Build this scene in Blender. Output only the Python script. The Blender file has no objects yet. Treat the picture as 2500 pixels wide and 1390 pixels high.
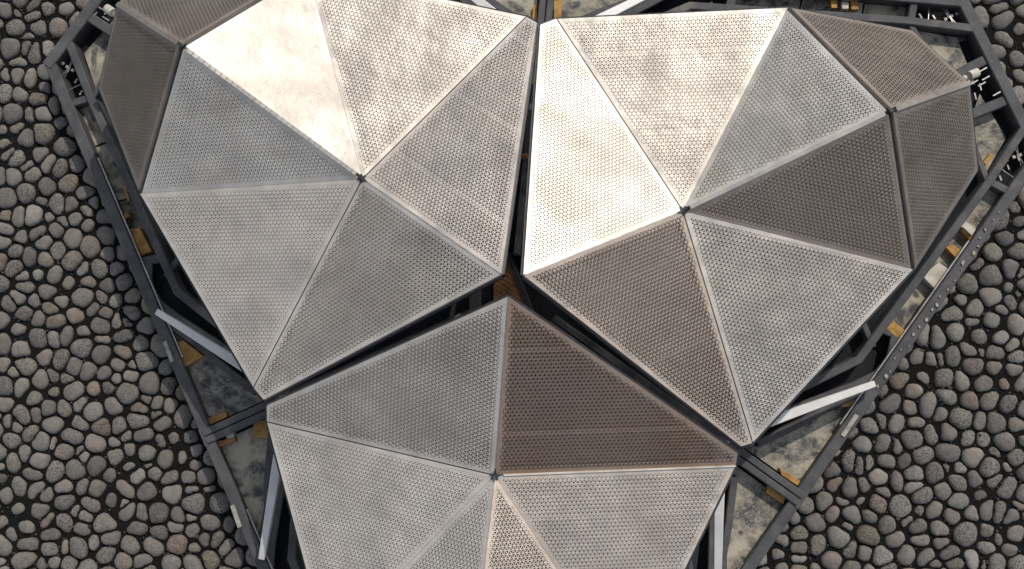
import bpy, math, random
import numpy as np
from mathutils import Vector, Matrix

rnd = random.Random(7)
sc = bpy.context.scene
col = sc.collection

# ------------------------------------------------------------------ camera
# Solved from the three-fold symmetry of the pavilion (units below are "fit" units, 1 fit = 0.5 m)
SC = 0.5; ZG = 2.78                      # scale, ground depth below the centre tip
FPX = 2800.0
def R3(ax, a):
    c, s = math.cos(a), math.sin(a)
    return np.array({'x': [[1,0,0],[0,c,-s],[0,s,c]], 'y': [[c,0,s],[0,1,0],[-s,0,c]], 'z': [[c,-s,0],[s,c,0],[0,0,1]]}[ax])
CM = R3('x', -0.07382453) @ R3('y', -0.03226531) @ R3('z', -0.10049413)
CT = np.array([-0.01316287, 0.02573118, -12.59953647])
CC = -CM.T @ CT
def W(p):                                # fit coordinates -> metres
    return Vector((p[0]*SC, p[1]*SC, (p[2]+ZG)*SC))
def U(px, py, z):                        # a point of the photo at a known height (fit units)
    d = CM.T @ np.array([(px-1250)/FPX, (695-py)/FPX, -1.0])
    return CC + d*(z-CC[2])/d[2]
def UPL(px, py, p0, n):                  # a point of the photo on a known plane
    d = CM.T @ np.array([(px-1250)/FPX, (695-py)/FPX, -1.0])
    return CC + d*(np.dot(p0-CC, n)/np.dot(d, n))
def pix(p):
    Y = CM @ np.asarray(p, float) + CT
    return 1250+FPX*Y[0]/-Y[2], 695-FPX*Y[1]/-Y[2]

cam = bpy.data.cameras.new('camera'); cam.sensor_width = 36; cam.lens = FPX/2500*36
cam.clip_start = 0.1; cam.clip_end = 500
co = bpy.data.objects.new('camera', cam); col.objects.link(co)
mw = Matrix(CM.T.tolist()).to_4x4(); mw.translation = W(CC); co.matrix_world = mw
sc.camera = co

# ------------------------------------------------------------------ sky, sun, exposure
SUN_AZ, SUN_EL = 66.0, 45.0
w = bpy.data.worlds.new('World'); sc.world = w; w.use_nodes = True
nt = w.node_tree; sky = nt.nodes.new('ShaderNodeTexSky'); sky.sky_type = 'NISHITA'; sky.sun_disc = False
sky.sun_elevation = math.radians(SUN_EL); sky.sun_rotation = math.radians(90-SUN_AZ)
sky.air_density = 0.9; sky.dust_density = 1.0; sky.ozone_density = 1.0
hs = nt.nodes.new('ShaderNodeHueSaturation'); hs.inputs['Saturation'].default_value = 0.42   # warm white balance of the hazy sky
nt.links.new(sky.outputs[0], hs.inputs['Color']); nt.links.new(hs.outputs[0], nt.nodes['Background'].inputs[0]); nt.nodes['Background'].inputs[1].default_value = 0.15
sd = Vector((math.cos(math.radians(SUN_EL))*math.cos(math.radians(SUN_AZ)), math.cos(math.radians(SUN_EL))*math.sin(math.radians(SUN_AZ)), math.sin(math.radians(SUN_EL))))
sl = bpy.data.lights.new('sun', 'SUN'); sl.energy = 2.5; sl.angle = math.radians(0.6); sl.color = (1.0, 0.91, 0.80)
so = bpy.data.objects.new('sun', sl); so.rotation_euler = sd.to_track_quat('Z', 'Y').to_euler(); so.location = (0, 0, 12); col.objects.link(so)
vs = sc.view_settings; vs.view_transform = 'Standard'; vs.look = 'None'; vs.gamma = 1; vs.use_curve_mapping = False
vs.exposure = 0.26

# ------------------------------------------------------------------ materials
def mat(name):
    m = bpy.data.materials.new(name); m.use_nodes = True
    return m, m.node_tree, m.node_tree.nodes['Principled BSDF']
def nd(t, typ, **kw):
    n = t.nodes.new(typ)
    for k, v in kw.items():
        if k in n.inputs: n.inputs[k].default_value = v
        else: setattr(n, k, v)
    return n
def noise(t, vec, scale, detail=4, rough=.55):
    n = nd(t, 'ShaderNodeTexNoise', Scale=scale, Detail=detail, Roughness=rough); t.links.new(vec, n.inputs['Vector']); return n.outputs['Fac']
def ramp(t, fac, stops):
    r = t.nodes.new('ShaderNodeValToRGB'); t.links.new(fac, r.inputs[0]); e = r.color_ramp.elements
    while len(e) < len(stops): e.new(0.5)
    for i, (p, c) in enumerate(stops):
        e[i].position = p; e[i].color = (c, c, c, 1) if not hasattr(c, '__len__') else (*c, 1)
    return r.outputs[0]
def mix(t, fac, a, b, mode='MIX'):
    n = t.nodes.new('ShaderNodeMix'); n.data_type = 'RGBA'; n.blend_type = mode
    for s, v in ((n.inputs[0], fac), (n.inputs[6], a), (n.inputs[7], b)):
        if isinstance(v, (int, float)): s.default_value = v
        elif isinstance(v, tuple): s.default_value = (*v, 1)
        else: t.links.new(v, s)
    return n.outputs[2]
def bump(t, b, h, strength, dist):
    n = nd(t, 'ShaderNodeBump', Strength=strength, Distance=dist); t.links.new(h, n.inputs['Height']); t.links.new(n.outputs[0], b.inputs['Normal']); return n
def geo(t): return t.nodes.new('ShaderNodeNewGeometry').outputs['Position']

def m_metal(name='perforated_metal', k=1.0):
    m, t, b = mat(name); P = geo(t)
    b.inputs['Metallic'].default_value = 0.72
    oi = t.nodes.new('ShaderNodeObjectInfo'); sep = t.nodes.new('ShaderNodeSeparateColor'); t.links.new(oi.outputs['Color'], sep.inputs[0])
    big = noise(t, P, 3.2, 3, .5); fine = noise(t, P, 12, 3, .55)
    base = mix(t, ramp(t, fine, [(.3, 0), (.75, 1)]), (.53*k, .495*k, .445*k), (.62*k, .585*k, .53*k))
    mo = noise(t, P, 3.6, 2, .5)
    base = mix(t, 1.0, base, mix(t, ramp(t, mo, [(.34, 0), (.66, 1)]), (.86, .855, .85), (1.08, 1.08, 1.08)), 'MULTIPLY')
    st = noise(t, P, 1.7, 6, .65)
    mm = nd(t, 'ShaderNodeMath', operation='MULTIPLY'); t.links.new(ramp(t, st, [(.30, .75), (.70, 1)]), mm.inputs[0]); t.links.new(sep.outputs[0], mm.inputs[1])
    base = mix(t, mm.outputs[0], base, (.29, .21, .155))  # brown patina and painted dark reflection, amount set per panel
    t.links.new(base, b.inputs['Base Color'])
    r1 = ramp(t, big, [(.3, .48), (.7, .68)])
    t.links.new(r1, b.inputs['Roughness'])
    n1 = noise(t, P, 6.5, 3, .45)
    b1 = nd(t, 'ShaderNodeBump', Strength=1.0, Distance=0.015); t.links.new(n1, b1.inputs['Height'])
    b2 = nd(t, 'ShaderNodeBump', Strength=.2, Distance=0.001); t.links.new(noise(t, P, 60, 3, .6), b2.inputs['Height']); t.links.new(b1.outputs[0], b2.inputs['Normal'])
    t.links.new(b2.outputs[0], b.inputs['Normal'])
    return m
def m_simple(name, c0, c1, rough=.6, scale=8, metallic=0., bmp=.3, bd=.004, lo=.35, hi=.65, spec=.5):
    m, t, b = mat(name); P = geo(t)
    n = noise(t, P, scale, 6, .62)
    t.links.new(mix(t, ramp(t, n, [(lo, 0), (hi, 1)]), c0, c1), b.inputs['Base Color'])
    b.inputs['Roughness'].default_value = rough; b.inputs['Metallic'].default_value = metallic
    b.inputs['Specular IOR Level'].default_value = spec
    bump(t, b, noise(t, P, scale*5, 4, .6), bmp, bd)
    return m
def m_slab():
    m, t, b = mat('stained_concrete'); P = geo(t)
    wv = nd(t, 'ShaderNodeTexNoise', Scale=3.0, Detail=3.0); t.links.new(P, wv.inputs['Vector'])
    dv = nd(t, 'ShaderNodeVectorMath', operation='SCALE', Scale=.55); t.links.new(wv.outputs['Color'], dv.inputs[0])
    ad = nd(t, 'ShaderNodeVectorMath', operation='ADD'); t.links.new(P, ad.inputs[0]); t.links.new(dv.outputs[0], ad.inputs[1])
    v = nd(t, 'ShaderNodeTexVoronoi', Scale=7.5); t.links.new(ad.outputs[0], v.inputs['Vector'])
    blot = ramp(t, v.outputs['Distance'], [(.22, .1), (.42, 1)])
    n = noise(t, P, 5, 8, .7)
    base = mix(t, ramp(t, n, [(.38, 0), (.60, 1)]), (.06, .06, .06), (.39, .36, .28))
    base = mix(t, blot, (.05, .053, .06), base)
    veins = noise(t, ad.outputs[0], 14, 3, .5)
    base = mix(t, ramp(t, veins, [(.47, 0), (.5, .5), (.53, 0)]), base, (.42, .40, .34))
    t.links.new(base, b.inputs['Base Color']); b.inputs['Roughness'].default_value = .85
    bump(t, b, noise(t, P, 40, 5, .65), .5, .006)
    return m
def m_steel():
    m, t, b = mat('dark_painted_steel'); P = geo(t)
    n = noise(t, P, 6, 7, .68)
    base = mix(t, ramp(t, n, [(.3, 0), (.7, 1)]), (.04, .041, .045), (.095, .093, .094))
    n2 = noise(t, P, 2.3, 5, .6)
    base = mix(t, ramp(t, n2, [(.56, 0), (.66, .6)]), base, (.19, .18, .155))
    t.links.new(base, b.inputs['Base Color']); b.inputs['Roughness'].default_value = .62
    b.inputs['Specular IOR Level'].default_value = .3
    bump(t, b, noise(t, P, 70, 4, .6), .35, .003)
    return m
def m_pebble():
    m, t, b = mat('granite_pebble'); P = geo(t)
    a = t.nodes.new('ShaderNodeAttribute'); a.attribute_name = 'tint'
    sp = noise(t, P, 95, 3, .75); sp2 = noise(t, P, 240, 2, .7); md = noise(t, P, 22, 4, .6)
    c = mix(t, ramp(t, md, [(.35, 0), (.7, 1)]), a.outputs['Color'], mix(t, 1.0, a.outputs['Color'], (.74, .73, .72), 'MULTIPLY'))
    k = nd(t, 'ShaderNodeMath', operation='MULTIPLY'); t.links.new(ramp(t, sp, [(.40, 1), (.54, 0)]), k.inputs[0]); t.links.new(a.outputs['Alpha'], k.inputs[1])
    c = mix(t, k.outputs[0], c, (.045, .043, .042))
    c = mix(t, ramp(t, sp2, [(.6, 0), (.72, .6)]), c, mix(t, 1.0, c, (1.5, 1.48, 1.42), 'MULTIPLY'))
    t.links.new(c, b.inputs['Base Color']); b.inputs['Roughness'].default_value = .88
    b.inputs['Specular IOR Level'].default_value = .25
    ad = nd(t, 'ShaderNodeMath', operation='ADD'); t.links.new(noise(t, P, 110, 4, .7), ad.inputs[0]); t.links.new(md, ad.inputs[1])
    bump(t, b, ad.outputs[0], .8, .007)
    return m
def m_soil(x, y):
    m, t, b = mat('dark_gravel_soil'); P = geo(t)
    n = noise(t, P, 90, 5, .75); n2 = noise(t, P, 3, 4, .6)
    near = mix(t, ramp(t, n, [(.4, 0), (.75, 1)]), (.004, .004, .004), (.026, .025, .023))
    near = mix(t, ramp(t, n2, [(.6, 0), (.8, .2)]), near, (.02, .022, .012))
    v = nd(t, 'ShaderNodeTexVoronoi', Scale=7.8); t.links.new(P, v.inputs['Vector'])
    far = mix(t, ramp(t, v.outputs['Distance'], [(.50, 0), (.62, 1)]), (.19, .18, .165), (.02, .02, .018))
    s = t.nodes.new('ShaderNodeSeparateXYZ'); t.links.new(P, s.inputs[0]); fs = []
    for i, lim, o in ((0, x, .25), (1, y, -.2)):
        q = nd(t, 'ShaderNodeMath', operation='SUBTRACT'); t.links.new(s.outputs[i], q.inputs[0]); q.inputs[1].default_value = o
        a = nd(t, 'ShaderNodeMath', operation='ABSOLUTE'); t.links.new(q.outputs[0], a.inputs[0])
        g = nd(t, 'ShaderNodeMath', operation='GREATER_THAN'); t.links.new(a.outputs[0], g.inputs[0]); g.inputs[1].default_value = lim; fs.append(g)
    mx = nd(t, 'ShaderNodeMath', operation='MAXIMUM'); t.links.new(fs[0].outputs[0], mx.inputs[0]); t.links.new(fs[1].outputs[0], mx.inputs[1])
    t.links.new(mix(t, mx.outputs[0], near, far), b.inputs['Base Color']); b.inputs['Roughness'].default_value = .95
    b.inputs['Specular IOR Level'].default_value = .1
    bump(t, b, n, 1.0, .012)
    return m

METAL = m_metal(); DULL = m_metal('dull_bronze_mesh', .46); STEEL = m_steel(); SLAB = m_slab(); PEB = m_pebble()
DARK = m_simple('black_membrane', (.008, .009, .011), (.022, .023, .026), .8, 6, spec=.2)
NODE = m_simple('black_casting', (.012, .012, .015), (.03, .03, .034), .5, 20)
WHITE = m_simple('white_painted_tube', (.46, .46, .45), (.58, .575, .555), .45, 5, bmp=.1, lo=.3, hi=.6)
ALU = m_simple('galvanised_strip', (.26, .25, .24), (.48, .46, .43), .42, 14, metallic=.8)
LINER = m_simple('grey_inner_skin', (.30, .29, .27), (.42, .41, .385), .6, 9, metallic=.3)
OCHRE = m_simple('ochre_timber', (.26, .14, .035), (.46, .27, .08), .8, 16, bmp=.8, bd=.008)
BROWN = m_simple('brown_plywood', (.17, .08, .025), (.30, .15, .05), .75, 12, bmp=.5)
PALE = m_simple('pale_block', (.34, .32, .27), (.52, .49, .42), .85, 12, bmp=.5)

# ------------------------------------------------------------------ helpers
def tag(o, label=None, cat=None, group=None, kind=None):
    for k, v in (('label', label), ('category', cat), ('group', group), ('kind', kind)):
        if v: o[k] = v
    return o
def empty(name, loc, label, cat, group=None):
    o = bpy.data.objects.new(name, None); o.location = loc; o.empty_display_size = .2; col.objects.link(o)
    return tag(o, label, cat, group)
def wloc(o):
    v = Vector((0, 0, 0))
    while o is not None: v += o.location; o = o.parent
    return v
def obj(name, verts, faces, m, parent=None, origin=None, smooth=False):
    """one mesh object; verts in metres (world)"""
    if origin is None: origin = wloc(parent)
    base = Vector(origin); me = bpy.data.meshes.new(name)
    me.from_pydata([Vector(v)-base for v in verts], [], faces); me.materials.append(m)
    if smooth: me.polygons.foreach_set('use_smooth', [True]*len(me.polygons))
    o = bpy.data.objects.new(name, me); col.objects.link(o); o.color = (.06, 0, 0, 1)
    if parent is not None:
        o.parent = parent; o.location = base-wloc(parent)
    else: o.location = base
    return o
ZK = [0]
def ribbon(name, pts, wd, ht, m, parent, ch=.012, w1=None):
    """bar swept along fit-unit points (top centre line) with mitred bends; wd, ht in fit units"""
    ZK[0] = (ZK[0]+1) % 17; dz = ZK[0]*.0012
    P = [np.array([p[0], p[1], p[2]+dz], float) for p in pts]; n = len(P)
    V = []; F = []
    for i in range(n):
        d0 = P[i]-P[i-1] if i > 0 else P[1]-P[0]; d1 = P[i+1]-P[i] if i < n-1 else P[-1]-P[-2]
        a = np.array([d0[1], -d0[0], 0]); a /= np.linalg.norm(a)+1e-9; b = np.array([d1[1], -d1[0], 0]); b /= np.linalg.norm(b)+1e-9
        s = a+b; s /= np.linalg.norm(s); s = s/max(.4, s@a)
        ww = wd if w1 is None else wd+(w1-wd)*i/(n-1)
        for x, z in ((-.5*ww, -ht), (-.5*ww, -ch), (-.5*ww+ch, 0), (.5*ww-ch, 0), (.5*ww, -ch), (.5*ww, -ht)):
            V.append(W(P[i]+s*x+np.array([0, 0, z])))
    for i in range(n-1):
        for k in range(6):
            a = i*6+k; b = i*6+(k+1) % 6; F.append((a, b, b+6, a+6))
    F.append(tuple(range(5, -1, -1))); F.append(tuple((n-1)*6+k for k in range(6)))
    return obj(name, V, F, m, parent)
def prism(name, poly, z, th, m, parent=None, origin=None):
    """flat slab from fit-unit xy polygon, top at z"""
    n = len(poly); A = sum(poly[i][0]*poly[(i+1) % n][1]-poly[(i+1) % n][0]*poly[i][1] for i in range(n))
    if A < 0: poly = poly[::-1]
    V = [W((p[0], p[1], z)) for p in poly]+[W((p[0], p[1], z-th)) for p in poly]
    F = [tuple(range(n)), tuple(range(2*n-1, n-1, -1))]+[(i, i+n, (i+1) % n+n, (i+1) % n) for i in range(n)]
    return obj(name, V, F, m, parent, origin)
def bar3(name, a, b, wd, ht, m, parent, up=None, seg=0, w1=None, caps=True):
    """straight bar between two 3-D fit points: square section, or round with seg sides"""
    a = np.array(a, float); b = np.array(b, float); d = b-a; L = np.linalg.norm(d); d /= L
    u = np.array([0, 0, 1.]) if up is None else np.array(up, float)
    s = np.cross(d, u); s /= np.linalg.norm(s); u = np.cross(s, d)
    if seg: ring = [(.5*math.cos(2*math.pi*k/seg), .5*math.sin(2*math.pi*k/seg)) for k in range(seg)]
    else:
        c = .42; ring = [(-.5, -c), (-c, -.5), (c, -.5), (.5, -c), (.5, c), (c, .5), (-c, .5), (-.5, c)]
    n = len(ring); w1 = wd if w1 is None else w1
    V = [W(a+s*x*wd+u*y*ht) for x, y in ring]+[W(b+s*x*w1+u*y*ht*(w1/wd)) for x, y in ring]
    F = [(k, (k+1) % n, (k+1) % n+n, k+n) for k in range(n)]+[tuple(range(n-1, -1, -1)), tuple(range(n, 2*n))]
    o = obj(name, V, F, m, parent)
    return o

# ------------------------------------------------------------------ ground and pebbles
DX, DY, OX, OY = 10.2, 7.6, .5, -.4               # modelled pebble field (fit units): half sizes, centre
def rotm(deg):
    a = math.radians(deg); return np.array([[math.cos(a), -math.sin(a)], [math.sin(a), math.cos(a)]])
MOD = {'L': 150, 'R': 30, 'B': 270}
def msym(m, u, v): return rotm(MOD[m]) @ np.array([u, v])
FU, FV, ZF = 7.026, 1.158, -2.40
FRAME = [msym('L', FU, FV), msym('B', FU, -FV), msym('B', FU, FV), msym('R', FU, -FV), msym('R', FU, FV), msym('L', FU, -FV)]
def inside_depth(p):                               # >0 inside the frame outline
    d = 1e9
    for i in range(6):
        a = FRAME[i]; b = FRAME[(i+1) % 6]; e = b-a; e = e/np.linalg.norm(e)
        d = min(d, e[0]*(p[1]-a[1])-e[1]*(p[0]-a[0]))
    return d
if inside_depth((0, 0)) < 0: FRAME = FRAME[::-1]

ground = obj('ground', [(-150, -150, 0), (150, -150, 0), (150, 150, 0), (-150, 150, 0)], [(0, 1, 2, 3)], m_soil(DX*SC, DY*SC))
tag(ground, 'dark gravelly soil set all over with rounded granite pebbles', 'ground', kind='structure')

def build_pebbles():
    rg = np.random.default_rng(11); sp = .246
    pts = []
    ny = int(2*DY/(sp*.866)); nx = int(2*DX/sp)
    for j in range(ny):
        for i in range(nx):
            p = np.array([OX-DX+(i+.5*(j % 2))*sp, OY-DY+j*sp*.866])+rg.uniform(-.52, .52, 2)*sp
            if inside_depth(p) < .03: pts.append(p)
    pts = np.array(pts)
    wt = rg.normal(0, 1, len(pts))*.10*sp*sp
    def cells(pts):
        grid = {}
        for k, p in enumerate(pts): grid.setdefault((int(p[0]//sp), int(p[1]//sp)), []).append(k)
        out = []
        for k, p in enumerate(pts):
            gx, gy = int(p[0]//sp), int(p[1]//sp)
            r = sp*1.0; poly = [(p[0]-r, p[1]-r), (p[0]+r, p[1]-r), (p[0]+r, p[1]+r), (p[0]-r, p[1]+r)]
            for ax in range(-2, 3):
                for ay in range(-2, 3):
                    for q in grid.get((gx+ax, gy+ay), ()):
                        if q == k: continue
                        dx, dy = pts[q]-p; d2 = dx*dx+dy*dy
                        if d2 > 4.6*sp*sp: continue
                        lim = .5*(d2+wt[k]-wt[q])
                        new = []; n = len(poly)
                        for i in range(n):
                            a = poly[i]; b = poly[(i+1) % n]
                            fa = (a[0]-p[0])*dx+(a[1]-p[1])*dy-lim; fb = (b[0]-p[0])*dx+(b[1]-p[1])*dy-lim
                            if fa <= 0: new.append(a)
                            if fa*fb < 0:
                                s = fa/(fa-fb); new.append((a[0]+s*(b[0]-a[0]), a[1]+s*(b[1]-a[1])))
                        poly = new
                        if not poly: break
                    if not poly: break
                if not poly: break
            out.append(poly)
        return out
    cs = cells(pts)
    for k, c in enumerate(cs):
        if len(c) > 2: pts[k] = .6*pts[k]+.4*np.mean(c, axis=0)
    cs = cells(pts)
    K = 18; th = np.arange(K)*2*math.pi/K
    pal = [((.207, .195, .176), 6), ((.210, .192, .165), 3.4), ((.184, .173, .160), 5), ((.238, .226, .204), 2.2), ((.205, .175, .140), 1.2), ((.15, .144, .137), 1.5), ((.192, .174, .160), 2.2)]
    pw = np.array([q[1] for q in pal]); pw = pw/pw.sum()
    stones = []
    for k, poly in enumerate(cs):
        if len(poly) < 3: continue
        poly = np.array(poly); c = poly.mean(axis=0); n = len(poly)
        A = .5*abs(sum(poly[i][0]*poly[(i+1) % n][1]-poly[(i+1) % n][0]*poly[i][1] for i in range(n)))
        rr = np.full(K, 9.)
        for i in range(n):
            a = poly[i]-c; b = poly[(i+1) % n]-c; e = b-a; L = np.linalg.norm(e)
            if L < 1e-6: continue
            nn = np.array([e[1], -e[0]])/L; dd = nn@a
            if dd < 0: nn = -nn; dd = -dd
            ca = np.cos(th)*nn[0]+np.sin(th)*nn[1]
            rr = np.where(ca > 1e-3, np.minimum(rr, dd/np.maximum(ca, 1e-3)), rr)
        gap = rg.uniform(.010, .023)
        rr = np.maximum(rr-gap, .02)
        # rounded oblong that fits the cell: oriented super-ellipse with an egg-shaped bias
        q = poly-c; cov = q.T @ q/n; ew, ev = np.linalg.eigh(cov); ph = math.atan2(ev[1, 1], ev[0, 1])
        asp = float(np.clip(math.sqrt(ew[1]/max(ew[0], 1e-6)), 1.05, 1.7)); sx = math.sqrt(A/math.pi*asp)*rg.uniform(1.0, 1.12); sy = math.sqrt(A/math.pi/asp)*rg.uniform(1.0, 1.12)
        pw_ = rg.uniform(2.0, 3.2); egg = rg.uniform(-.16, .16)
        cx_ = np.abs(np.cos(th-ph))/sx; sy_ = np.abs(np.sin(th-ph))/sy
        el = (cx_**pw_+sy_**pw_)**(-1/pw_)*(1+egg*np.cos(th-ph+rg.uniform(-.6, .6)))
        rr = np.minimum(rr, el-gap*.5)
        if rg.random() < .3:                            # a broken side
            ca = np.cos(th-rg.uniform(0, 6.28)); rr = np.where(ca > .2, np.minimum(rr, rr.mean()*rg.uniform(.72, .92)/np.maximum(ca, .2)), rr)
        rr = .22*np.roll(rr, 1)+.56*rr+.22*np.roll(rr, -1)
        rr = np.clip(rr*(1+rg.normal(0, .018, K)), .02, .26)
        if rg.random() < .06: rr *= rg.uniform(.6, .85)
        mr = rr.mean()
        if mr < .035: continue
        h = mr*rg.uniform(.36, .58); ex = rg.uniform(3.2, 5.5); tilt = rg.uniform(-.12, .12, 2)
        V = []; F = []
        rings = (1.0, .99, .93, .8, .5)
        for ri, q in enumerate(rings):
            zz = -.05 if ri == 0 else h*(max(0, 1-q**ex))**.62
            for a in range(K):
                x = rr[a]*q*math.cos(th[a]); y = rr[a]*q*math.sin(th[a])
                V.append((x, y, zz+(tilt[0]*x+tilt[1]*y if ri else 0)+(rg.normal(0, .0035) if ri > 1 else 0)))
        V.append((0, 0, h))
        for ri in range(4):
            for a in range(K):
                i0 = ri*K+a; i1 = ri*K+(a+1) % K; F.append((i0, i1, i1+K, i0+K))
        for a in range(K): F.append((4*K+a, 4*K+(a+1) % K, 5*K))
        ci = rg.choice(len(pal), p=pw); f = rg.normal(.95, .08)
        tint = [x*f*rg.normal(1, .015) for x in pal[ci][0]]+[float(np.clip(rg.normal(.6, .3), 0.1, 1))]
        stones.append((c, mr, V, F, tint))
    return stones
stones = build_pebbles()
def tint_attr(me, cols):
    at = me.attributes.new('tint', 'FLOAT_COLOR', 'POINT'); at.data.foreach_set('color', np.array(cols, 'f').ravel())
vis = []
for k, (c, r, V, F, t) in enumerate(stones):
    x, y = pix((c[0], c[1], -ZG))
    d = inside_depth(c)
    if -15 < x < 2515 and -15 < y < 1405 and d < .02: vis.append((r*(1 if d < -r else .6), k))
vis.sort(reverse=True); single = {k for _, k in vis[:300]}
BV, BF, BT = [], [], []
for k, (c, r, V, F, t) in enumerate(stones):
    wv = [(v[0]*SC, v[1]*SC, v[2]*SC) for v in V]
    if k in single:
        me = bpy.data.meshes.new('pebble'); me.from_pydata(wv, [], F); me.materials.append(PEB)
        me.polygons.foreach_set('use_smooth', [True]*len(F)); tint_attr(me, [t]*len(V))
        o = bpy.data.objects.new('pebble', me); col.objects.link(o); o.parent = ground; o.location = (c[0]*SC, c[1]*SC, .002)
    else:
        n0 = len(BV); BV += [(v[0]+c[0]*SC, v[1]+c[1]*SC, v[2]+.002) for v in wv]; BF += [tuple(i+n0 for i in f) for f in F]; BT += [t]*len(V)
me = bpy.data.meshes.new('pebble_field'); me.from_pydata(BV, [], BF); me.materials.append(PEB); me.polygons.foreach_set('use_smooth', [True]*len(BF)); tint_attr(me, BT)
o = bpy.data.objects.new('pebble_field', me); col.objects.link(o); o.parent = ground; o['kind'] = 'stuff'
# small gravel between the pebbles
def gravel():
    rg = np.random.default_rng(5); V, F, T = [], [], []
    for k in range(14000):
        p = (OX+rg.uniform(-8, 8), OY+rg.uniform(-5.2, 5.2))
        if inside_depth(p) > .3: continue
        r = rg.uniform(.006, .020)*(2.0 if rg.random() < .06 else 1); n0 = len(V); a0 = rg.uniform(0, 6)
        for z, q in ((-.003, 1.), (r*.6, .75)):
            for a in range(5):
                rr = r*q*rg.uniform(.75, 1.2); V.append(((p[0]+rr*math.cos(a0+a*1.2566))*SC, (p[1]+rr*math.sin(a0+a*1.2566))*SC, z*SC))
        V.append((p[0]*SC, p[1]*SC, r*.8*SC))
        for a in range(5): F.append((n0+a, n0+(a+1) % 5, n0+5+(a+1) % 5, n0+5+a)); F.append((n0+5+a, n0+5+(a+1) % 5, n0+10))
        g = rg.uniform(.015, .10); T += [(g, g*.95, g*.88, .5)]*11
    me = bpy.data.meshes.new('gravel'); me.from_pydata(V, [], F); me.materials.append(PEB); tint_attr(me, T)
    o = bpy.data.objects.new('gravel', me); col.objects.link(o); o.parent = ground; o['kind'] = 'stuff'; o.location.z = .003
gravel()

# ------------------------------------------------------------------ perforated canopies
Z = dict(c=0, a=-.768, g=-1.2, h=-1.18, s=-1.11, o=-.017, q=-.854)
PT = {'L': dict(c=(1225, 671), a=(885, 437), g1=(1286, 40), g2=(618, 948), h1=(1312, 55), h2=(643, 978), s1=(752, -72), s2=(340, 473), o=(443, 112), q=(285, 10), w1=(500, -190), w2=(240, 215)),
      'R': dict(c=(1276, 673), a=(1667, 515), g1=(1358, 45), g2=(1838, 1083), h1=(1318, 60), h2=(1810, 1092), s1=(1924, 18), s2=(2231, 658), o=(2175, 271), q=(2368, 203), w1=(2228, 75), w2=(2388, 411)),
      'B': dict(c=(1240, 724), a=(1208, 1161), g1=(650, 1030), g2=(1797, 1138), h1=(650, 990), h2=(1803, 1108), s1=(797, 1580), s2=(1540, 1661), o=(1142, 1726), q=(1126, 1956), w1=(925, 1815), w2=(1340, 1865))}
def clip(poly, lines):
    for (nx, ny, d) in lines:
        new = []; n = len(poly)
        for i in range(n):
            a = poly[i]; b = poly[(i+1) % n]; fa = nx*a[0]+ny*a[1]-d; fb = nx*b[0]+ny*b[1]-d
            if fa >= 0: new.append(a)
            if (fa > 0 > fb) or (fa < 0 < fb):
                s = fa/(fa-fb); new.append((a[0]+s*(b[0]-a[0]), a[1]+s*(b[1]-a[1])))
        poly = new
        if len(poly) < 3: return []
    return poly
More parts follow.
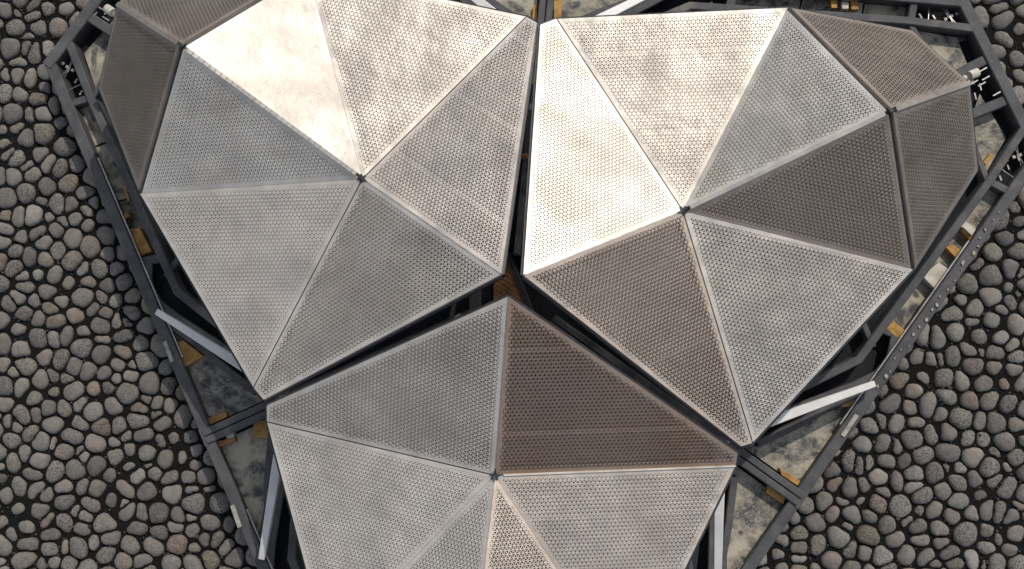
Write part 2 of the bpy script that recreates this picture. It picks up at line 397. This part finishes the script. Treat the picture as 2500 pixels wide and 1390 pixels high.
def panel(parent, pts, edge, insets, hole, pitch=.051, stain_refl=.1, joints=1.05, band=1.0, label=None, mt=None):
    """perforated sheet: planar convex polygon (fit units), holes on a triangular lattice along one edge"""
    p0 = pts[0]; e = pts[(edge+1) % len(pts)]-pts[edge]; n = np.cross(pts[1]-p0, pts[2]-p0)
    n /= np.linalg.norm(n); n = n if n[2] > 0 else -n
    e1 = e/np.linalg.norm(e); e1 = e1-n*(e1@n); e1 /= np.linalg.norm(e1); e2 = np.cross(n, e1)
    org = pts[edge]
    q = [((p-org)@e1, (p-org)@e2) for p in pts]; N = len(q)
    A = sum(q[i][0]*q[(i+1) % N][1]-q[(i+1) % N][0]*q[i][1] for i in range(N)); sg = 1 if A > 0 else -1
    lines = []
    for i in range(N):
        a, b = q[i], q[(i+1) % N]; L = math.hypot(b[0]-a[0], b[1]-a[1]); nx, ny = -(b[1]-a[1])/L*sg, (b[0]-a[0])/L*sg
        lines.append((nx, ny, nx*a[0]+ny*a[1]+insets[i]))
    outline = clip([(-30, -30), (30, -30), (30, 30), (-30, 30)], lines)
    xs = [p[0] for p in outline]; ys = [p[1] for p in outline]
    V = []; F = []; TH = .016
    def add(lst, z=0):
        k = len(V); V.extend(W(org+e1*x+e2*y+n*z) for x, y in lst); return list(range(k, k+len(lst)))
    H = pitch*.8660254
    j0, j1 = int(math.floor(min(ys)/H))-1, int(math.ceil(max(ys)/H))+1
    i0, i1 = int(math.floor(min(xs)/pitch))-2, int(math.ceil(max(xs)/pitch))+2
    jr = max(3, int(joints/H)); rowj = []
    for j in range(j0, j1):
        isj = (j % jr) == jr//2
        if isj: rowj.append((j+.5)*H)
        for i in range(i0, i1):
            ox = (i+.5*(j % 2))*pitch; oy = j*H
            # the next row is shifted by half a pitch
            sh = .5*pitch
            tris = [((ox, oy), (ox+pitch, oy), (ox+sh, oy+H)), ((ox+pitch, oy), (ox+sh+pitch, oy+H), (ox+sh, oy+H))] if j % 2 == 0 else \
                   [((ox, oy), (ox+pitch, oy), (ox+sh, oy+H)), ((ox+pitch, oy), (ox+sh+pitch, oy+H), (ox+sh, oy+H))]
            for tri in tris:
                dmin = min(min(nx*p[0]+ny*p[1]-d for p in tri) for nx, ny, d in lines)
                if dmin < .010:
                    if max(min(nx*p[0]+ny*p[1]-d for nx, ny, d in lines) for p in tri) < -2*pitch: continue
                    c = clip(list(tri), lines)
                    if c: F.append(tuple(add(c)))
                    continue
                cx = (tri[0][0]+tri[1][0]+tri[2][0])/3; cy = (tri[0][1]+tri[1][1]+tri[2][1])/3
                dc = min(nx*cx+ny*cy-d for nx, ny, d in lines)
                f = min(1, max(0, (dc-.02)/.075)); s = 1.07*hole*(.46+.54*f*f*(3-2*f))*(1.05 if tri is tris[0] else .95)*rnd.uniform(.97, 1.03)
                if isj: s *= band
                hs = [(cx+(p[0]-cx)*s, cy+(p[1]-cy)*s) for p in tri]
                a = add(tri); b = add(hs); c = add(hs, -TH)
                for k in range(3):
                    l = (k+1) % 3; F.append((a[k], a[l], b[l], b[k])); F.append((b[k], b[l], c[l], c[k]))
    a = add(outline); b = add(outline, -.05); m_ = len(outline)
    for k in range(m_): F.append((a[k], a[(k+1) % m_], b[(k+1) % m_], b[k]))
    o = obj('perforated_panel', V, F, mt or METAL, parent); o.color = (stain_refl, 0, 0, 1)
    # inner skin a hand's breadth below, with its own coarser slots
    V = []; F = []; pi = pitch; Hi = pi*.8660254; inner = [(nx, ny, d+.05) for nx, ny, d in lines]
    for j in range(int(math.floor(min(ys)/Hi))-1, int(math.ceil(max(ys)/Hi))+1):
        for i in range(int(math.floor(min(xs)/pi))-2, int(math.ceil(max(xs)/pi))+2):
            ox = (i+.5*(j % 2)+.27)*pi; oy = (j+.36)*Hi
            for tri in (((ox, oy), (ox+pi, oy), (ox+.5*pi, oy+Hi)), ((ox+pi, oy), (ox+1.5*pi, oy+Hi), (ox+.5*pi, oy+Hi))):
                if min(min(nx*p[0]+ny*p[1]-d for p in tri) for nx, ny, d in inner) < 0: continue
                cx = (tri[0][0]+tri[1][0]+tri[2][0])/3; cy = (tri[0][1]+tri[1][1]+tri[2][1])/3
                a = add(tri, -.075); b = add([(cx+(p[0]-cx)*.66, cy+(p[1]-cy)*.66) for p in tri], -.075)
                for k in range(3): F.append((a[k], a[(k+1) % 3], b[(k+1) % 3], b[k]))
    if F: obj('inner_skin', V, F, LINER, o)
    if label: o['label'] = label
    # purlins behind the closed rows
    for y in rowj:
        c = clip(clip(outline, [(0, 1, y-.02)]), [(0, -1, -(y+.02))])
        if len(c) < 3: continue
        x0 = min(p[0] for p in c)+.06; x1 = max(p[0] for p in c)-.06
        if x1-x0 < .25: continue
        bar3('purlin', org+e1*x0+e2*y-n*.12, org+e1*x1+e2*y-n*.12, .035, .05, NODE, o, up=n)
    return n
CAN = {}
LAB = {'L': 'perforated metal canopy at upper left with one glaring white facet above blue-grey facets',
       'R': 'perforated metal canopy at upper right with a white left facet and dark brown right facet',
       'B': 'lowest perforated metal canopy, its blue-grey facet beside the darkest brown facet'}
HOLE = {'Lcg1': .60, 'Lcg2': .68, 'Lgs1': .50, 'Lgs2': .42, 'Lso1': .18, 'Lso2': .41, 'Rcg1': .46, 'Rcg2': .76, 'Rgs1': .48, 'Rgs2': .62, 'Rso1': .55, 'Rso2': .64, 'Bcg1': .66, 'Bcg2': .76, 'Bgs1': .45, 'Bgs2': .53, 'Bso1': .52, 'Bso2': .62}
STAIN_REFL = {'Lcg1': .2, 'Rcg2': .6, 'Bcg2': 1.0, 'Rso2': .8, 'Bso2': .4, 'Bgs2': .3}  # brown patina plus painted reflection of dark surroundings on the browner facets
EDGE = {'Bcg2': 3, 'Bgs2': 0}
for m in 'LRB':
    P = {k: U(*p, Z[k[0]]) for k, p in PT[m].items() if k[0] in Z}
    cen = P['a']; root = empty('perforated_canopy', W((cen[0], cen[1], -ZG)), LAB[m], 'canopy', 'three perforated canopies of the pavilion'); CAN[m] = root
    for i in '12':
        a, c, g, s, o_, q_ = P['a'], P['c'], P['g'+i], P['s'+i], P['o'], P['q']
        n = np.cross(c-a, g-a); h = UPL(*PT[m]['h'+i], a, n); P['h'+i] = h
        n = np.cross(o_-s, q_-s); wv = UPL(*PT[m]['w'+i], s, n); P['w'+i] = wv
        sm = .007; bd = {'Rgs1': .8, 'Bcg2': .8, 'Bgs2': .85, 'Lcg1': .8}
        panel(root, [a, c, h, g], EDGE.get(m+'cg'+i, 0), [sm, .008, .008, sm], HOLE[m+'cg'+i], stain_refl=STAIN_REFL.get(m+'cg'+i, .08), band=bd.get(m+'cg'+i, 1))
        panel(root, [a, g, s], EDGE.get(m+'gs'+i, 1), [sm, .008, .0015], HOLE[m+'gs'+i], stain_refl=STAIN_REFL.get(m+'gs'+i, .08), band=bd.get(m+'gs'+i, 1))
        panel(root, [a, s, o_], 1, [.0015, .03, .03 if m != 'B' else .008], HOLE[m+'so'+i], stain_refl=STAIN_REFL.get(m+'so'+i, .08))
        panel(root, [o_, s, wv, q_], 0, [.035, .008, .008, .03], .62, stain_refl=.3, mt=DULL)
        for x, y in ((a, g), (a, s), (c, h), (h, g), (g, s), (s, o_), (s, wv), (wv, q_)):
            up = np.array([0, 0, -.10]); bar3('rafter', x+up, y+up, .06, .08, NODE, root)
    for x, y in ((P['a'], P['c']), (P['a'], P['o']), (P['o'], P['q'])):
        up = np.array([0, 0, -.10]); bar3('rafter', x+up, y+up, .06, .08, NODE, root)
    # raised folded seam along the ridges
    a, o_, c, q_ = P['a'], P['o'], P['c'], P['q']
    d = (o_-a)/np.linalg.norm(o_-a)
    if m != 'B':
        cap = bar3('ridge_cap', a+d*.1+[0, 0, -.012], o_-d*.06+[0, 0, -.012], .05, .05, METAL, root)
        nl = int(np.linalg.norm(o_-a)/.075); sd_ = np.cross(d, [0, 0, 1]); sd_ /= np.linalg.norm(sd_)
        for k in (range(2, nl) if m == 'L' else ()):
            x = a+(o_-a)*k/nl+np.array([0, 0, .013])
            bar3('seam_clip', x-sd_*.024, x+sd_*.024, .009, .010, ALU, cap)
    else:
        g = P['g2']; d2 = (g-a)/np.linalg.norm(g-a); bar3('edge_flange', a+d2*.1+[0, 0, .004], g-d2*.01+[0, 0, .004], .022, .03, METAL, root)
    d = (q_-o_)/np.linalg.norm(q_-o_); bar3('ridge_cap', o_+d*.08+[0, 0, -.012], q_-d*.02+[0, 0, -.012], .06, .05, DULL, root)
    d = (c-a)/np.linalg.norm(c-a); bar3('ridge_cap', a+d*.1+[0, 0, -.03], c-d*.02+[0, 0, -.03], .012, .06, ALU, root)
    # cast hubs where the folds meet
    for ctr, ends in ((a, [c, P['g1'], P['g2'], P['s1'], P['s2'], o_]), (o_, [P['s1'], P['s2'], q_])):
        V, F = [], []
        for e in ends:
            d = (e-ctr)/np.linalg.norm(e-ctr); s_ = np.cross(d, [0, 0, 1.]); s_ /= np.linalg.norm(s_); k = len(V)
            for t_, ww in ((0, .019), (.06, .009)):
                for x, z in ((-ww, -.07), (ww, -.07), (ww, .018), (-ww, .018)): V.append(W(ctr+d*t_+s_*x+np.array([0, 0, z+.002*len(F)*.1])))
            for j in range(4): F.append((k+j, k+(j+1) % 4, k+4+(j+1) % 4, k+4+j))
            F.append((k+7, k+6, k+5, k+4))
        k = len(V)
        for j in range(8): V.append(W(ctr+np.array([.021*math.cos(j*.7854), .021*math.sin(j*.7854), .026])))
        for j in range(8): V.append(W(ctr+np.array([.023*math.cos(j*.7854), .023*math.sin(j*.7854), -.09])))
        F.append(tuple(range(k, k+8)))
        for j in range(8): F.append((k+j, k+8+j, k+8+(j+1) % 8, k+(j+1) % 8))
        obj('hub', V, F, NODE, root)

# ------------------------------------------------------------------ steel base frame
frame = empty('steel_base_frame', W((0, 0, -ZG)), 'dark steel base frame with white struts and stained concrete floor slabs around the canopies', 'frame')
def inset_poly(poly, d):
    out = []; n = len(poly)
    for i in range(n):
        p0, p1, p2 = poly[i-1], poly[i], poly[(i+1) % n]
        e0 = (p1-p0)/np.linalg.norm(p1-p0); e1 = (p2-p1)/np.linalg.norm(p2-p1)
        n0 = np.array([-e0[1], e0[0]]); n1 = np.array([-e1[1], e1[0]]); s = n0+n1; s /= np.linalg.norm(s); out.append(p1+s*d/(s@n0))
    return out
prism('floor_membrane', [tuple(p) for p in inset_poly(FRAME, .05)], -2.69, .06, DARK, frame)
ob = inset_poly(FRAME, .075); rl = inset_poly(FRAME, .172); lip = inset_poly(FRAME, .012)
for i in range(6):
    a, b = ob[i], ob[(i+1) % 6]; d = (b-a)/np.linalg.norm(b-a)*.05
    ribbon('outer_beam', [(*(a-d), ZF), (*(b+d), ZF)], .15, .33, STEEL, frame)
    a, b = rl[i], rl[(i+1) % 6]; long_ = np.linalg.norm(b-a) > 4
    if long_:
        for f0, f1 in ((.13, .40), (.60, .87)):
            ribbon('edge_rail', [(*(a+(b-a)*f0), ZF-.02), (*(a+(b-a)*f1), ZF-.02)], .022, .05, ALU, frame, ch=.004)
# everything else repeats six times: (module, mirror)
def canon(px, py, z, m='L', sgn=1):
    p = U(px, py, z); q = rotm(-MOD[m]) @ p[:2]; return np.array([q[0], q[1]*sgn, z])
def place(c, m, s):
    p = rotm(MOD[m]) @ np.array([c[0], c[1]*s]); return np.array([p[0], p[1], c[2]])
def six(fn):
    for m in 'LRB':
        for s in (1, -1): fn(m, s)
def rib6(name, pxs, wd, ht, mt, z=ZF, w1=None):
    cs = [canon(x, y, z) for x, y in pxs]
    six(lambda m, s: ribbon(name, [place(c, m, s) for c in cs], wd, ht, mt, frame, w1=w1))
rib6('inner_beam', [(160, 84), (222, 243), (433, 713), (520, 782), (660, 890)], .105, .28, STEEL, z=ZF-.01)
rib6('cross_beam', [(157, 259), (222, 237)], .10, .22, STEEL, z=ZF-.03)
rib6('cross_beam', [(222, 244), (285, 140)], .075, .2, STEEL, z=ZF-.035)
rib6('cross_beam', [(405, 676), (520, 505)], .075, .2, STEEL, z=ZF-.04)
rib6('slotted_plate', [(360, 641), (360, 700), (384, 741), (430, 777), (615, 897)], .125, .05, STEEL, z=ZF-.05)
rib6('gusset_plate', [(343, 641), (400, 628)], .12, .04, STEEL, z=ZF-.075)
rib6('brace_beam', [(378, 768), (481, 838), (535, 887), (625, 958)], .10, .2, STEEL, z=ZF-.06)
def strut(m, s):
    a = place(canon(385, 762, -2.22), m, s); b = place(canon(560, 872, -1.95), m, s); c = b+(b-a)*.75
    bar3('white_strut', a, c, .08, .08, WHITE, frame, w1=.15)
six(strut)
# twin gap beams
for ang in (90, 210, 330):
    r_ = rotm(ang)
    for k, v in enumerate((-.052, .052)):
        a = r_ @ np.array([.55, v]); b = r_ @ np.array([4.47, v])
        ribbon('gap_beam', [(*a, ZF+.03), (*b, ZF+.03)], .092, .3, STEEL, frame)
    a = r_ @ np.array([4.49, 0]); d = r_ @ np.array([0, .12])
    ribbon('end_plate', [(*(a-d), ZF+.005), (*(a+d), ZF+.005)], .06, .3, STEEL, frame)
# floor slabs
def slab6(pxs, z, th=.05):
    cs = [canon(x, y, z) for x, y in pxs]
    six(lambda m, s: prism('floor_slab', [tuple(place(c, m, s)[:2]) for c in cs], z+rnd.uniform(-.012, .012), th, SLAB, frame))
slab6([(395, 795), (481, 850), (535, 899), (618, 962), (668, 968), (507, 1040)], -2.56)
slab6([(180, 268), (220, 250), (262, 345), (222, 360)], -2.62)
slab6([(224, 364), (264, 349), (322, 480), (281, 492)], -2.60)
slab6([(283, 496), (324, 484), (390, 632), (345, 640)], -2.63)
slab6([(205, 130), (285, 40), (300, 150), (236, 225)], -2.60)
# centre: brown plywood disc edge under the tip, dark ring beside it
prism('centre_board', [tuple(U(x, y, -2.62)[:2]) for x, y in ((1205, 585), (1228, 612), (1252, 660), (1268, 700), (1284, 740), (1305, 800), (1205, 800))], -2.62, .05, BROWN, frame)
ribbon('centre_ring', [U(x, y, -2.58) for x, y in ((1230, 600), (1248, 640), (1268, 690), (1287, 735), (1318, 810))], .075, .08, NODE, frame)
ribbon('tie_bar', [U(1225, 381, -1.9), U(1330, 381, -1.9)], .06, .06, BROWN, frame)
ribbon('post_plate', [U(1160, 640, -2.3), U(1160, 860, -2.3)], .15, .1, STEEL, frame)
# corner boxes: two short beams from the ridge foot to the short side, with white tubes and clips between them
for m in 'LRB':
    for s in (1, -1):
        ribbon('corner_beam', [place((5.93, .26, ZF-.02), m, s), place((6.93, .30, ZF-.02), m, s)], .13, .3, STEEL, frame)
    for k, (u0, u1, v, z, r) in enumerate(((5.75, 6.22, .10, -1.25, .07), (6.10, 6.22, .10, -1.30, .11), (5.84, 5.93, -.17, -1.6, .11), (6.02, 6.06, -.15, -1.65, .10))):
        a = place((u0, v, z), m, 1); b = place((u1, v, z-.28*(u1-u0)), m, 1); bar3('tube', a, b, r, r, PALE, frame, seg=14)
    for k in range(9):
        u = 6.35+.52*rnd.random(); v = rnd.uniform(-.2, .2); an = rnd.choice((0, 1))
        a = place((u, v, -2.42), m, 1); b = place((u+(.02 if an else .11), v+(.09 if an else .01), -2.42), m, 1)
        bar3('clip', a, b, .018, .02, ALU, frame)
    # side boxes beside the corners hold a rail and rows of white clips
    for s in (1, -1):
        c0 = canon(150, 235, ZF-.1); c1 = canon(185, 130, ZF-.1)
        for k, (x, y, l) in enumerate(((149, 216, 9), (158, 243, 9), (168, 243, 9), (183, 203, 11), (195, 232, 12), (190, 185, 14), (164, 178, 10), (175, 170, 8), (146, 150, 16), (161, 162, 14))):
            ca = canon(x, y, ZF-.12); cb = canon(x+l*.55*(1 if k < 7 else 1.2), y-l*(.9 if k < 7 else -.5), ZF-.12)
            bar3('clip', place(ca, m, s), place(cb, m, s), .022 if k < 7 else .04, .02, (PALE if k % 3 else ALU) if k < 8 else ALU, frame)
        for (x0, y0, x1, y1) in ((138, 203, 182, 148), (152, 228, 200, 205), (158, 190, 178, 140)):
            bar3('rod', place(canon(x0, y0, ZF-.14), m, s), place(canon(x1, y1, ZF-.10), m, s), .016, .016, ALU, frame, seg=6)

# ------------------------------------------------------------------ timber and pale blocks lying on the floor slabs
def block(name, pts, z, th, mt, label, cat):
    ps = [U(x, y, z) for x, y in pts]; c = sum(ps)/len(ps)
    n = len(ps); A = sum(ps[i][0]*ps[(i+1) % n][1]-ps[(i+1) % n][0]*ps[i][1] for i in range(n))
    if A < 0: ps = ps[::-1]
    ins = [p+(c-p)*.06 for p in ps]; V = [W((p[0], p[1], z)) for p in ins]+[W((p[0], p[1], z-.02)) for p in ps]+[W((p[0], p[1], z-th)) for p in ps]
    F = [tuple(range(n))]
    for r in (0, n):
        for i in range(n): F.append((r+i, r+n+i, r+n+(i+1) % n, r+(i+1) % n))
    F.append(tuple(range(3*n-1, 2*n-1, -1)))
    o = obj(name, V, F, mt, None, origin=W((c[0], c[1], z-th)))
    return tag(o, label, cat, 'blocks lying in the bays of the frame')
ZB = -2.47
BL = [
 ('timber_block', [(423, 838), (448, 831), (498, 870), (448, 899)], OCHRE, 'large ochre block just below the white strut on the left side of the frame'),
 ('timber_block', [(502, 1024), (553, 1006), (555, 1018), (504, 1042)], OCHRE, 'thin ochre strip lying along the upper side of the left twin beam'),
 ('timber_block', [(618, 1031), (655, 1022), (655, 1072), (618, 1069)], OCHRE, 'ochre block tucked under the left corner of the lowest canopy'),
 ('timber_block', [(524, 1079), (574, 1068), (576, 1078), (528, 1095)], BROWN, 'brown strip just below the left twin beam'),
 ('pale_block', [(549, 1060), (571, 1054), (571, 1069), (553, 1072)], PALE, 'small pale block just below the left twin beam beside a brown strip'),
 ('timber_block', [(1902, 1143), (1956, 1176), (1948, 1187), (1908, 1160)], OCHRE, 'bright ochre strip along the upper side of the right twin beam'),
 ('timber_block', [(1878, 1182), (1922, 1210), (1913, 1232), (1869, 1202)], OCHRE, 'ochre block just below the right twin beam on the dark slab'),
 ('timber_block', [(2060, 977), (2097, 968), (2084, 993), (2054, 994)], OCHRE, 'ochre block below the white strut on the right side of the frame'),
 ('timber_block', [(2160, 800), (2182, 783), (2211, 807), (2194, 829)], OCHRE, 'yellow ochre block at the lower end of the right side channel'),
 ('timber_block', [(2308, 603), (2328, 597), (2352, 615), (2337, 634)], OCHRE, 'ochre block in the right side channel, lower of the close pair'),
 ('timber_block', [(2345, 561), (2356, 558), (2374, 577), (2371, 591)], OCHRE, 'narrow ochre block in the right side channel, upper of the close pair'),
 ('pale_block', [(2334, 549), (2352, 535), (2384, 560), (2374, 576), (2352, 556)], PALE, 'pale rough block in the right side channel above the pair of ochre blocks'),
 ('pale_block', [(2250, 674), (2292, 640), (2314, 655), (2283, 708)], PALE, 'large pale slab in the right side channel beside the canopy corner'),
 ('timber_block', [(2400, 396), (2420, 374), (2426, 380), (2407, 403)], OCHRE, 'small ochre strip beside the dark steep panel at far right'),
 ('timber_block', [(310, 560), (341, 556), (371, 614), (331, 632)], OCHRE, 'large brown-ochre block in the left side channel'),
 ('timber_block', [(296, 448), (303, 446), (318, 490), (311, 492)], BROWN, 'narrow rusty strip against the left inner beam'),
 ('timber_block', [(284, 530), (312, 518), (318, 528), (290, 541)], BROWN, 'dark brown strip across the left side channel'),
 ('timber_block', [(1352, 0), (1373, 0), (1370, 46), (1352, 48)], OCHRE, 'ochre strip right of the twin beam at the top edge'),
 ('timber_block', [(1301, 14), (1312, 8), (1311, 52), (1300, 47)], OCHRE, 'ochre strip left of the twin beam at the top edge'),
 ('timber_block', [(2028, -8), (2045, -8), (2044, 20), (2030, 20)], OCHRE, 'left ochre block of the pair in the bay at the top right edge'),
 ('timber_block', [(2076, -8), (2095, -8), (2096, 24), (2079, 24)], OCHRE, 'right ochre block of the pair in the bay at the top right edge'),
 ('pale_block', [(2054, 4), (2072, 4), (2072, 22), (2056, 22)], PALE, 'small pale block between two ochre blocks at the top right edge'),
]
for nm, pts, mt, lb in BL: block(nm, pts, ZB+rnd.uniform(-.03, .02), .12, mt, lb, 'timber block' if nm == 'timber_block' else 'pale block')

# small pale spots along the right outer beam and longer pale patches elsewhere
FL = m_simple('pale_mark', (.20, .195, .17), (.36, .345, .30), .8, 20)
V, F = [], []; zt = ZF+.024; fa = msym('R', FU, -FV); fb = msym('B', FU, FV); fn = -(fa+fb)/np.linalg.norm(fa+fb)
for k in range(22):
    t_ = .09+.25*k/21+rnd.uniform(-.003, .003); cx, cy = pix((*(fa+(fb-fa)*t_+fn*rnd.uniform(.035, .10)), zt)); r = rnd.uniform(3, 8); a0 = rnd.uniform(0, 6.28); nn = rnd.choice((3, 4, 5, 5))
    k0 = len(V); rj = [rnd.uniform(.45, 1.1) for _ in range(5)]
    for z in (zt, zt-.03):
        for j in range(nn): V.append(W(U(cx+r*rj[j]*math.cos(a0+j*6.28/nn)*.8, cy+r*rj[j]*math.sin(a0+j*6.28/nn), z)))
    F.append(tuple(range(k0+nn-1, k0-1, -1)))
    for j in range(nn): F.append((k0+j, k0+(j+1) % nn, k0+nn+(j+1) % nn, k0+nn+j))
o = obj('pale_spots', V, F, FL, frame); o['kind'] = 'stuff'
for i, q in enumerate((((2068, 1040), (2088, 1010), (2097, 1016), (2062, 1068), (2053, 1062)), ((562, 1236), (571, 1232), (590, 1286), (580, 1290)), ((397, 836), (405, 832), (424, 880), (416, 886)))):
    prism('pale_patch', [tuple(U(x, y, zt)[:2]) for x, y in q], zt-.001*i, .02, FL, frame)
